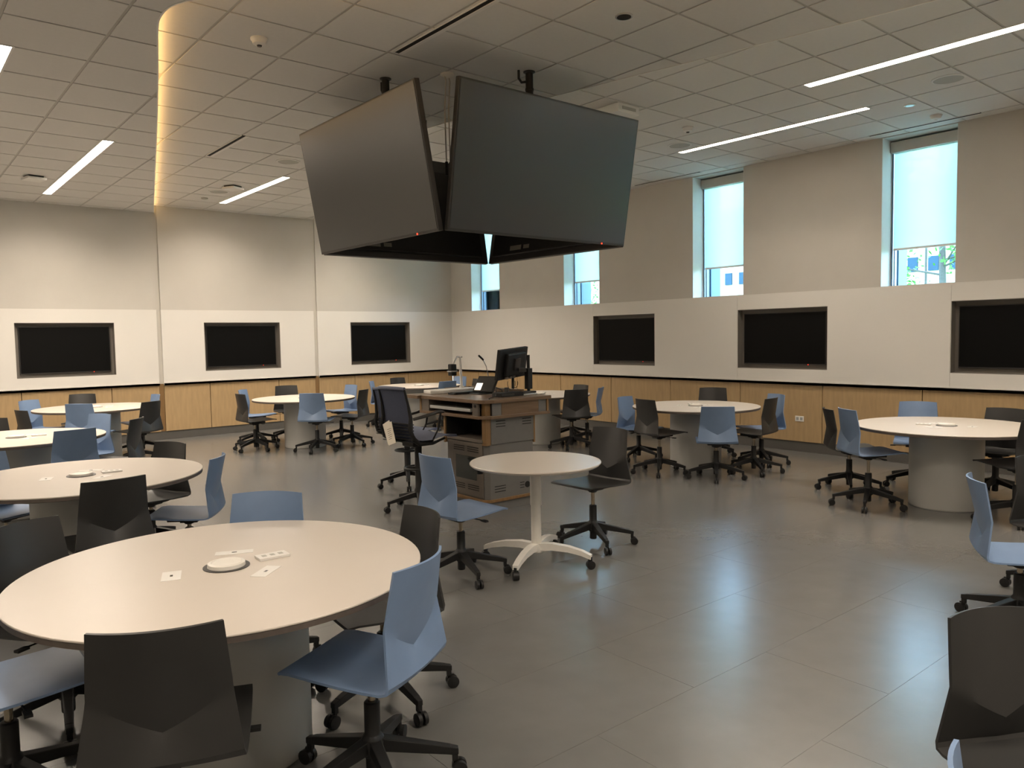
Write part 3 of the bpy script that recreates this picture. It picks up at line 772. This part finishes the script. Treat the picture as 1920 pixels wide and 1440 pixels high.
# ------------------------------------------------------------------ round tables
def round_table(x, y, rz, label, r=0.76):
    t = thing('round_table', label, 'table', (x, y, 0), rz, 'large round white tables')
    MB().lathe([(r - 0.004, 0.728), (r, 0.731), (r, 0.735), (r - 0.002, 0.737)], 96).build('table_top', M['laminate'], t, smooth=30)
    MB().lathe([(r - 0.012, 0.706), (r - 0.002, 0.710), (r - 0.0015, 0.7285)], 96).build('edge_band', M['edge'], t, smooth=30)
    MB().lathe([(0.300, 0.0), (0.305, 0.008), (0.305, 0.706)], 64).build('drum_base', M['drum'], t, smooth=30)
    h = MB().lathe([(0.088, 0.737), (0.088, 0.740), (0.078, 0.7405)], 40).build('cable_hatch', M['bezel'], t, smooth=30)
    MB().lathe([(0.072, 0.738), (0.070, 0.754), (0.058, 0.757), (0.054, 0.753), (0.02, 0.751)], 40).build('hatch_lid', M['white_metal'], h, smooth=30)
    o = MB().box(-0.062, 0.062, -0.036, 0.036, 0.737, 0.748).build('outlet_strip', M['trim'], t, bevel=0.002, loc=(0.187, 0.0, 0)); o.rotation_euler = (0, 0, -0.05)
    for q in (-0.034, 0.0, 0.034): MB().box(q - 0.009, q + 0.009, -0.012, 0.012, 0.7475, 0.7488).build('socket', M['spk'], o)
    for px, py, a, w, hgt in ((-0.202, 0.018, 1.25, 0.060, 0.034), (0.095, 0.177, -0.42, 0.075, 0.026), (0.090, -0.172, 0.72, 0.068, 0.030)):
        o = MB().box(-w, w, -hgt, hgt, 0.737, 0.7385).build('cover_plate', M['trim'], t, loc=(px, py, 0)); o.rotation_euler = (0, 0, a)
        MB().box(-0.010, 0.010, -0.005, 0.005, 0.7384, 0.7392).build('port', M['lens'], o)
TABLES = [(-8.54, -10.46, 0, 'nearest large round white table with power ports, lower left'), (-8.53, -7.68, 0, 'second large round white table along the left side'),
 (-8.55, -4.84, 0, 'third round white table along the left side, cut by the left edge'), (-7.23, -1.66, 0.3, 'round white table at far left by the back wall'),
 (-4.54, -2.48, 0.4, 'round white table under the middle back-wall screen'), (-1.80, -1.45, 0.3, 'round white table in the far corner behind the lectern'),
 (-1.80, -4.80, 0.6, 'round white table partly hidden behind the lectern'), (-1.88, -7.73, 0.9, 'round white table under the middle window-wall screen'), (-2.03, -10.64, 1.9, 'round white table at far right with a wide grey drum base')]
for x, y, a, lb in TABLES: round_table(x, y, a, lb, 0.78 if x == -2.03 else 0.76)

# small pedestal table on casters
t = thing('pedestal_table', 'small round white pedestal table on casters in the middle of the room', 'table', (-6.0, -9.43, 0))
MB().lathe([(0.42, 0.708), (0.452, 0.714), (0.465, 0.727), (0.465, 0.733), (0.462, 0.737)], 80).build('table_top', M['laminate'], t, smooth=30)
MB().lathe([(0.14, 0.69), (0.14, 0.709)], 30).build('mount_plate', M['white_metal'], t)
MB().lathe([(0.036, 0.10), (0.036, 0.42), (0.040, 0.425), (0.040, 0.69)], 28).build('column', M['white_metal'], t, smooth=40)
MB().lathe([(0.05, 0.09), (0.052, 0.12), (0.036, 0.15)], 24).build('hub', M['white_metal'], t, smooth=40)
MB().tube([(-0.34, 0.20, 0.708), (-0.34, 0.20, 0.665)], 0.022, 12).build('tilt_knob', M['black'], t, smooth=40)
for k in range(4):
    a = R(-152 + 90 * k)
    g = empty('tmp')
    bpy.data.objects.remove(g)
    mm = MB()
    pts = [(0.03, 0.125), (0.12, 0.135), (0.24, 0.128), (0.34, 0.108), (0.405, 0.085)]
    for (ra, za), (rb, zb) in zip(pts, pts[1:]):
        mm.bar((ra, 0, za), (rb, 0, zb), 0.055 - 0.035 * ra, 0.055 - 0.06 * ra, 0.055 - 0.035 * rb, 0.055 - 0.06 * rb)
    lg = mm.build('leg', M['white_metal'], t); lg.rotation_euler = (0, 0, a)
    MB().lathe([(0.020, -0.022), (0.030, -0.02), (0.030, 0.02), (0.020, 0.022)], 16, mtx=Matrix.Translation((0.40, 0, 0.030)) @ Matrix.Rotation(0.6, 4, 'Z') @ RotX).box(0.385, 0.41, -0.01, 0.01, 0.03, 0.085).build('caster', M['black'], lg, smooth=40)

# ------------------------------------------------------------------ lectern
t = thing('lectern', 'wood and grey steel teaching lectern with keyboard drawer and vented cabinet', 'lectern', (-5.29, -7.95, 0))
# local frame: x to the right along the window-side face, y away along the left face
MB().box(0.02, 0.58, 0.02, 0.64, 0.0, 0.085).build('plinth', M['steel'], t)
MB().prism([(0.05, -0.005), (0.61, -0.005), (0.61, 0.67), (-0.015, 0.67), (-0.015, 0.05)], 0.085, 0.112).build('base_board', M['oak'], t, bevel=0.003)
MB().prism([(0.05, 0.01), (0.575, 0.01), (0.575, 0.63), (0.012, 0.63), (0.012, 0.05)], 0.112, 0.64).build('cabinet_body', M['steel'], t)
MB().box(0.06, 0.58, 0.0, 0.012, 0.625, 0.885).build('side_panel', M['steel'], t, bevel=0.002)
MB().box(0.06, 0.58, 0.03, 0.64, 0.64, 0.66).build('inner_shelf', M['brownsteel'], t)
MB().box(0.55, 0.58, 0.02, 0.64, 0.64, 0.885).build('back_panel', M['steel'], t)
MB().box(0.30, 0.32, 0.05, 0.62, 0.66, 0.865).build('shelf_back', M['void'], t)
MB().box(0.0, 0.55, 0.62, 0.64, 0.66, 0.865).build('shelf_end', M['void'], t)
MB().prism([(0.0, 0.0), (0.055, 0.0), (0.055, 0.02), (0.02, 0.06), (0.0, 0.06)], 0.62, 1.01).build('corner_post', M['oak'], t)
MB().box(0.582, 0.600, 0.0, 0.03, 0.60, 0.885).build('corner_post', M['oak'], t)
MB().box(-0.012, 0.010, 0.63, 0.66, 0.60, 0.885).build('corner_post', M['oak'], t)
d = MB().box(0.0, 0.014, 0.06, 0.60, 0.125, 0.632).build('cabinet_door', M['brownsteel'], t, bevel=0.003)
MB().box(-0.002, 0.003, 0.15, 0.48, 0.28, 0.50).build('door_glass', M['glass_dark'], d)
for zz in (0.545, 0.565, 0.585, 0.185, 0.205, 0.225):
    for y0 in (0.12, 0.34): MB().box(-0.002, 0.004, y0, y0 + 0.17, zz, zz + 0.007).build('vent_slot', M['void'], d)
MB().box(-0.006, 0.012, 0.05, 0.62, 0.640, 0.672).build('shelf_lip', M['brownsteel'], t, bevel=0.006)
for x0 in (0.12, 0.44):
    for zz in (0.785, 0.81, 0.835): MB().box(x0, x0 + 0.11, -0.002, 0.004, zz, zz + 0.007).build('vent_slot', M['void'], t)
for x0, w in ((0.10, 0.13), (0.41, 0.05)):
    for zz in (0.175, 0.20, 0.225): MB().box(x0, x0 + w, 0.007, 0.012, zz, zz + 0.006).build('vent_slot', M['void'], t)
MB().lathe([(0.030, 0), (0.030, 0.006)], 24, mtx=Matrix.Translation((0.50, 0.012, 0.20)) @ RotX).build('cable_port', M['void'], t)
# hood with keyboard drawer
MB().prism([(0.03, -0.045), (0.76, -0.045), (0.76, 1.02), (-0.055, 1.02), (-0.055, 0.05)], 0.865, 0.895).build('hood_moulding', M['wood'], t, bevel=0.006)
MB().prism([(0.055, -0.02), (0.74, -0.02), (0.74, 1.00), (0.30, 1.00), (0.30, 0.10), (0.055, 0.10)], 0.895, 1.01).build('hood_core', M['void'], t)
MB().box(0.055, 0.16, -0.03, -0.012, 0.895, 1.01).build('hood_inlay', M['steel'], t)
MB().box(0.163, 0.62, -0.032, -0.012, 0.895, 1.01).build('hood_panel', M['wood'], t)
MB().box(0.623, 0.72, -0.03, -0.012, 0.895, 1.01).build('hood_inlay', M['steel'], t)
MB().box(0.722, 0.745, -0.04, 1.02, 0.895, 1.01).build('hood_post', M['oak'], t)
MB().box(-0.045, -0.02, 0.06, 0.14, 0.895, 1.01).build('hood_inlay', M['brownsteel'], t)
MB().box(-0.045, 0.30, 0.86, 0.99, 0.895, 1.01).build('hood_inlay', M['brownsteel'], t)
MB().box(-0.05, 0.30, 0.99, 1.02, 0.895, 1.01).build('hood_post', M['oak'], t)
kd_ = MB().box(-0.05, 0.28, 0.17, 0.84, 0.925, 0.955).build('keyboard_drawer', M['silver'], t, bevel=0.006)
MB().lathe([(0.012, 0), (0.012, 0.01)], 16, mtx=Matrix.Translation((-0.045, 0.10, 0.985)) @ Matrix.Rotation(-PI / 2, 4, 'Y')).build('lock', M['bezel'], t)
MB().prism([(0.06, -0.055), (0.77, -0.055), (0.77, 1.23), (-0.06, 1.23), (-0.06, 0.04), (-0.03, -0.02)], 1.010, 1.045).build('worktop', M['wood'], t, bevel=0.006)
MB().prism([(-0.05, 0.98), (-0.06, 1.24), (-0.10, 1.24), (-0.10, 0.98)], 1.012, 1.043).build('side_shelf', M['wood'], t)
MB().prism([(0.40, 1.20), (0.72, 1.20), (0.74, 0.35), (0.77, 0.35), (0.77, 1.23), (0.40, 1.23)], 1.045, 1.085).build('rear_rim', M['wood'], t, bevel=0.006)

TZ = 1.045
t = thing('document_camera', 'white document camera with tall stem and black head on the lectern', 'document camera', (-4.92, -6.86, TZ))
MB().prism([(-0.30, -0.09), (-0.18, -0.13), (0.22, -0.10), (0.32, -0.02), (0.30, 0.10), (-0.26, 0.10)], 0.0, 0.035).build('base', M['trim'], t, bevel=0.010)
MB().lathe([(0.03, 0.035), (0.022, 0.06)], 16, c=(0.16, 0.0, 0)).build('collar', M['trim'], t, smooth=40)
MB().bar((0.155, 0, 0.05), (0.155, 0, 0.05), 0.03, 0.01, 0.03, 0.01).tube([(0.16, 0, 0.05), (0.14, 0, 0.37)], 0.015, 10).build('stem', M['trim'], t, smooth=50)
MB().tube([(0.17, 0, 0.365), (0.10, -0.01, 0.37), (0.05, -0.03, 0.32), (0.02, -0.04, 0.27)], 0.008, 8).build('arm', M['silver'], t, smooth=50)
hd = MB().box(-0.034, 0.034, -0.034, 0.034, -0.062, 0.062).build('camera_head', M['black'], t, bevel=0.012, loc=(0.01, -0.045, 0.235))
MB().box(-0.042, 0.042, -0.040, 0.040, -0.022, -0.008).build('lamp_ring', M['silver'], hd, bevel=0.004)

t = thing('gooseneck_microphone', 'thin gooseneck microphone with black tip on the lectern', 'microphone', (-4.66, -7.20, TZ))
MB().lathe([(0.03, 0), (0.03, 0.01), (0.015, 0.02)], 16).build('base', M['black'], t, smooth=40)
MB().tube([(0, 0, 0.01), (0, 0, 0.15), (-0.03, 0, 0.27), (-0.07, 0, 0.34)], 0.005, 8).build('gooseneck', M['silver'], t, smooth=60)
MB().tube([(-0.065, 0, 0.337), (-0.125, 0, 0.385)], 0.010, 10).build('tip', M['black'], t, smooth=60)

t = thing('monitor', 'black computer monitor on a pole arm above the lectern, seen from behind', 'monitor', (-4.46, -7.60, TZ))
MB().tube([(0, 0, 0.0), (0, 0, 0.385)], 0.017, 12).box(-0.028, 0.028, -0.028, 0.028, 0.04, 0.25).build('pole', M['black'], t)
MB().box(-0.07, 0.05, -0.06, 0.06, 0.0, 0.02).build('clamp', M['black'], t)
MB().bar((0.01, 0, 0.232), (-0.08, 0.06, 0.235), 0.045, 0.04, 0.045, 0.04).build('arm', M['bezel'], t, bevel=0.004)
Mm = Matrix.Translation((-0.105, 0.115, 0.300)) @ Matrix.Rotation(R(17), 4, 'Z') @ Matrix.Rotation(R(-3), 4, 'Y') @ Matrix.Rotation(R(10), 4, 'X')
MB().box(-0.26, 0.26, 0.0, 0.035, -0.155, 0.155, Mm).build('housing', M['black'], t, bevel=0.005)
MB().box(-0.252, 0.252, 0.034, 0.037, -0.147, 0.147, Mm).build('screen', M['wallscreen'], t)
MB().box(-0.17, 0.17, -0.045, 0.001, -0.115, 0.115, Mm).build('rear_cover', M['black'], t, bevel=0.015)
for q in (-0.13, -0.06, 0.0): MB().box(q, q + 0.04, -0.02, -0.002, -0.150, -0.125, Mm).build('port', M['recess'], t)
MB().box(-0.05, 0.05, -0.06, -0.04, -0.06, 0.06, Mm).build('mount_plate', M['bezel'], t)
t = thing('monitor', 'second black monitor just behind the first on the lectern', 'monitor', (-4.40, -7.42, TZ))
MB().box(-0.235, 0.225, 0.0, 0.03, -0.155, 0.150, Matrix.Translation((-0.03, 0.08, 0.30)) @ Matrix.Rotation(R(17), 4, 'Z') @ Matrix.Rotation(R(-3), 4, 'Y') @ Matrix.Rotation(R(10), 4, 'X')).build('housing', M['black'], t, bevel=0.005)
MB().tube([(-0.06, 0.07, 0.0), (-0.06, 0.07, 0.26)], 0.015, 10).box(-0.12, 0.0, 0.01, 0.13, 0, 0.012).build('stand', M['black'], t)

t = thing('touch_panel', 'dark tilted control touch panel with a painted glare patch on the lectern', 'touch panel', (-4.84, -7.37, TZ))
Mp = Matrix.Translation((-0.03, 0, 0.02)) @ Matrix.Rotation(R(-72), 4, 'Z') @ Matrix.Rotation(R(-38), 4, 'X')
MB().box(-0.12, 0.12, -0.012, 0.012, 0.0, 0.19, Mp).build('housing', M['black'], t, bevel=0.006)
MB().box(-0.108, 0.108, -0.0135, -0.011, 0.012, 0.178, Mp).build('screen', M['screen'], t)
MB().box(-0.104, -0.030, -0.0145, -0.013, 0.016, 0.10, Mp).build('glare_patch', M['bright'], t)  # glowing patch stands in for ceiling-light glare on the glossy screen
MB().box(-0.10, 0.10, -0.02, 0.14, -0.02, 0.012).build('base', M['black'], t, bevel=0.005)
t = thing('control_box', 'low black equipment box at the front edge of the lectern top', 'equipment box', (-4.86, -7.79, TZ))
MB().box(-0.17, 0.12, -0.06, 0.07, 0.0, 0.042).build('body', M['black'], t, bevel=0.004)
MB().box(-0.16, 0.0, -0.062, -0.058, 0.012, 0.03).build('front_plate', M['bezel'], t)
MB().lathe([(0.022, 0.042), (0.022, 0.085)], 14, c=(-0.03, 0.02, 0)).build('knob', M['bezel'], t, smooth=40)
t = thing('mount_clamp_tray', 'grey metal clamp tray beside the black box on the lectern', 'tray', (-4.60, -7.74, TZ))
MB().box(-0.10, 0.08, -0.06, 0.07, 0, 0.010).build('plate', M['silver'], t, bevel=0.003)
MB().box(-0.06, 0.02, -0.03, 0.03, 0.01, 0.03).build('clamp', M['bezel'], t, bevel=0.003)
t = thing('keyboard', 'flat black keyboard lying beside the document camera', 'keyboard', (-4.92, -7.16, TZ))
MB().box(-0.19, 0.19, -0.06, 0.06, 0.0, 0.018).build('body', M['black'], t, bevel=0.004)
MB().box(-0.17, 0.17, -0.045, 0.045, 0.018, 0.022).build('keys', M['bezel'], t)
t = tag(MB().tube([(-5.23, -7.93, TZ + 0.006), (-5.16, -7.86, TZ + 0.006), (-5.06, -7.82, TZ + 0.012), (-4.98, -7.72, TZ + 0.05), (-4.90, -7.62, TZ + 0.08), (-4.80, -7.58, TZ + 0.05), (-4.76, -7.56, TZ + 0.006)], 0.005, 8).build('cable', M['black'], smooth=60), 'black cable trailing across the lectern top to the front corner', 'cable')
t = thing('connector_cable', 'looped thin cables hanging below the lectern monitor', 'cable', (-4.62, -7.52, TZ))
for q, rr in ((0.0, 0.05), (0.05, 0.035)):
    MB().tube([(q + rr * math.cos(a_ * PI / 8), 0, 0.10 + rr * 1.3 * math.sin(a_ * PI / 8)) for a_ in range(-9, 2)], 0.003, 6).build('loop', M['black'], t, smooth=60)
t = thing('paper_stack', 'white papers scattered behind the equipment box on the lectern', 'paper', (-4.75, -7.55, TZ))
for i in range(3):
    o = MB().box(-0.10, 0.10, -0.07, 0.07, 0.001 * i, 0.001 * i + 0.0008).build('sheet', M['trim'], t, loc=(0.03 * i, 0.02 * i, 0)); o.rotation_euler = (0, 0, 0.3 * i)

# ------------------------------------------------------------------ drafting stools
def mesh_stool(x, y, rz, dz, label, base_rot, tags):
    t = thing('drafting_stool', label, 'stool', (x, y, 0), rz, 'two mesh drafting stools beside the lectern')
    # local: y forward
    def sheet(path, hw, name, material, th=0.012):
        m = MB(); U = 8
        A = []
        for i, (yy, zz) in enumerate(path):
            h = hw[i]
            A.append([m.b.verts.new((h * (-1 + 2 * q / U), yy + 0.02 * (1 - (-1 + 2 * q / U) ** 2) * (-1 if i > len(path) / 2 else 0), zz - (0.012 * (1 - (-1 + 2 * q / U) ** 2) if i <= len(path) / 2 else 0))) for q in range(U + 1)])
        for i in range(len(path) - 1):
            for q in range(U): m.b.faces.new([A[i][q], A[i][q + 1], A[i + 1][q + 1], A[i + 1][q]])
        geom = bmesh.ops.solidify(m.b, geom=m.b.faces[:], thickness=th)
        return m.build(name, material, t, smooth=40, loc=(0, 0, dz))
    sheet([(0.31, 0.700), (0.29, 0.728), (0.20, 0.740), (0.08, 0.722), (-0.02, 0.708), (-0.12, 0.705), (-0.18, 0.72)], [0.21, 0.22, 0.235, 0.24, 0.24, 0.235, 0.225], 'seat', M['seatmesh'], 0.03)
    sheet([(-0.18, 0.72), (-0.215, 0.76), (-0.225, 0.82), (-0.220, 0.90), (-0.235, 1.0), (-0.262, 1.10), (-0.285, 1.175)], [0.215, 0.205, 0.20, 0.20, 0.20, 0.195, 0.19], 'back_mesh', M['mesh'], 0.006)
    MB().tube([(-0.20, -0.285, 1.185), (-0.10, -0.305, 1.19), (0.10, -0.305, 1.19), (0.20, -0.285, 1.185)], 0.017, 10).build('top_rail', M['mesh'], t, smooth=50, loc=(0, 0, dz))
    for s in (-1, 1):
        MB().tube([(s * 0.20, -0.287, 1.18), (s * 0.205, -0.255, 1.05), (s * 0.215, -0.235, 0.92), (s * 0.222, -0.245, 0.82), (s * 0.225, -0.215, 0.73), (s * 0.215, -0.14, 0.675), (s * 0.20, 0.02, 0.665), (s * 0.19, 0.17, 0.70)], [0.010, 0.012, 0.018, 0.024, 0.024, 0.020, 0.014, 0.010], 10).build('side_frame', M['black'], t, smooth=50, loc=(0, 0, dz))
        a = empty('arm'); a.parent = t; a.location = (0, 0, dz)
        MB().tube([(s * 0.235, -0.22, 0.91), (s * 0.27, -0.10, 0.935), (s * 0.28, 0.04, 0.965), (s * 0.27, 0.10, 0.955)], [0.014, 0.016, 0.017, 0.010], 8).build('arm_pad', M['bezel'], a, smooth=50)
        MB().tube([(s * 0.275, 0.06, 0.95), (s * 0.26, 0.04, 0.80), (s * 0.22, 0.0, 0.69)], 0.010, 8).build('arm_post', M['black'], a, smooth=50)
    for q in range(7):
        zq = 0.69 + 0.028 * q
        MB().box(-0.235, 0.235, -0.232 - 0.002 * q, -0.216, zq, zq + 0.008).build('back_rib', M['black'], t, loc=(0, 0, dz))
    MB().box(-0.09, 0.09, -0.12, 0.12, 0.63, 0.675).build('mechanism', M['black'], t, bevel=0.012, loc=(0, 0, dz))
    MB().lathe([(0.020, 0.05), (0.022, 0.11), (0.045, 0.12), (0.045, 0.19), (0.034, 0.21), (0.034, 0.64)], 18).build('gas_column', M['black'], t, smooth=40)
    fr_ = MB()
    ring = [(0.13 * math.cos(2 * PI * i / 28), 0.13 * math.sin(2 * PI * i / 28), 0.40) for i in range(29)]
    fr_.tube(ring, 0.010, 8)
    for i in range(3):
        a_ = 2 * PI * i / 3; fr_.bar((0.02 * math.cos(a_), 0.02 * math.sin(a_), 0.40), (0.13 * math.cos(a_), 0.13 * math.sin(a_), 0.40), 0.03, 0.03, 0.02, 0.015)
    fr_.build('foot_ring', M['black'], t, smooth=50)
    for k in range(5):
        g = link('leg', leg_mesh, t); g.rotation_euler = (0, 0, R(base_rot + 72 * k)); link('caster', caster_mesh, g)
    if tags:
        for i in range(2):
            p = MB().box(-0.058, 0.058, -0.001, 0.001, -0.20, 0.0).build('paper_tag', M['paper'], t, loc=(-0.08 + 0.05 * i, -0.30 - 0.012 * i, 0.87 + dz)); p.rotation_euler = (0, R(-24 + 6 * i), 0)
            for q in range(6): MB().box(-0.035, 0.030 - 0.008 * (q % 3), -0.0018, -0.0008, -0.06 - 0.018 * q, -0.056 - 0.018 * q).build('print', M['ink'], p)
mesh_stool(-5.66, -7.38, R(4 - 90), -0.02, 'front mesh drafting stool with hanging paper tags beside the lectern', 36, True)
mesh_stool(-5.12, -6.32, R(12 - 90), -0.10, 'rear mesh drafting stool half hidden behind the front one', 30, False)

# ------------------------------------------------------------------ outside
struct(MB().box(0.6, 260, -160, 260, -3.2, -3.0).build('trim_6', M['grass']))
b = thing('office_building', 'cream masonry building with rows of blue windows across the street', 'building', (110, 40, -3))
MB().box(0, 14, -75, 170, 0, 25.5).build('wall', M['bldg'], b)
MB().box(-0.6, 14, -75, 170, 25.5, 26.6).build('roof', M['bldg'], b)
wm = MB().box(-0.25, 0.05, -0.7, 0.7, 0, 2.1).mesh('window', M['bwin'])
for i in range(34):
    for kz in range(4):
        link('window', wm, b, (0, -44 + i * 2.9, 4.3 + kz * 4.4))
def tree(x, y, h, rad, n, label, seed, low=2.6, spread=1.0):
    rnd = random.Random(seed)
    t = thing('street_tree', label, 'tree', (x, y, -3.0), group='trees outside the windows')
    tr_ = MB().tube([(0, 0, 0), (0.05, 0, h * 0.4), (0.0, 0.08, h * 0.7), (0.05, 0.05, h)], [0.14, 0.11, 0.08, 0.03], 8)
    tips = []
    for i in range(16):
        a_ = rnd.uniform(0, 2 * PI); z0 = h * rnd.uniform(0.45, 0.95); L = rad * rnd.uniform(0.5, 1.0)
        e = Vector((math.cos(a_) * L, math.sin(a_) * L, z0 + rnd.uniform(0.2, 1.0)))
        tr_.tube([(0.03, 0.03, z0), e], [0.035, 0.012], 5); tips.append(e); tips.append(Vector((0.03, 0.03, z0)).lerp(e, 0.6))
    tr_.build('trunk', M['bark'], t)
    lf = MB()
    for i in range(n):
        c = rnd.choice(tips) + Vector((rnd.gauss(0, 0.42), rnd.gauss(0, 0.42), rnd.gauss(0, 0.32)))
        s_ = rnd.uniform(0.06, 0.12); u_ = Vector((rnd.uniform(-1, 1), rnd.uniform(-1, 1), rnd.uniform(-1, 1))).normalized(); v_ = u_.orthogonal().normalized()
        lf.poly([c - u_ * s_, c + v_ * s_ * 0.6, c + u_ * s_, c - v_ * s_ * 0.6])
    o = lf.build('foliage', M['leaf'], t); o['kind'] = 'stuff'
tree(16, -3.65, 13.5, 2.6, 2600, 'leafy street tree outside the rightmost window', 3)
tree(22, 1.3, 8.2, 2.0, 1100, 'slender young tree left in the view of the rightmost window', 5)
tree(24, 19.5, 8.4, 2.0, 900, 'small tree glimpsed through the second window from the corner', 8)
t = thing('lamp_post', 'thin lamp post outside the rightmost window', 'lamp post', (18, -2.35, -3))
MB().tube([(0, 0, 0), (0, 0, 7.6)], 0.04, 8).build('pole', M['bark'], t)
MB().lathe([(0.05, 7.6), (0.12, 7.7), (0.12, 7.9), (0.05, 8.0)], 12).build('lantern', M['bezel'], t)
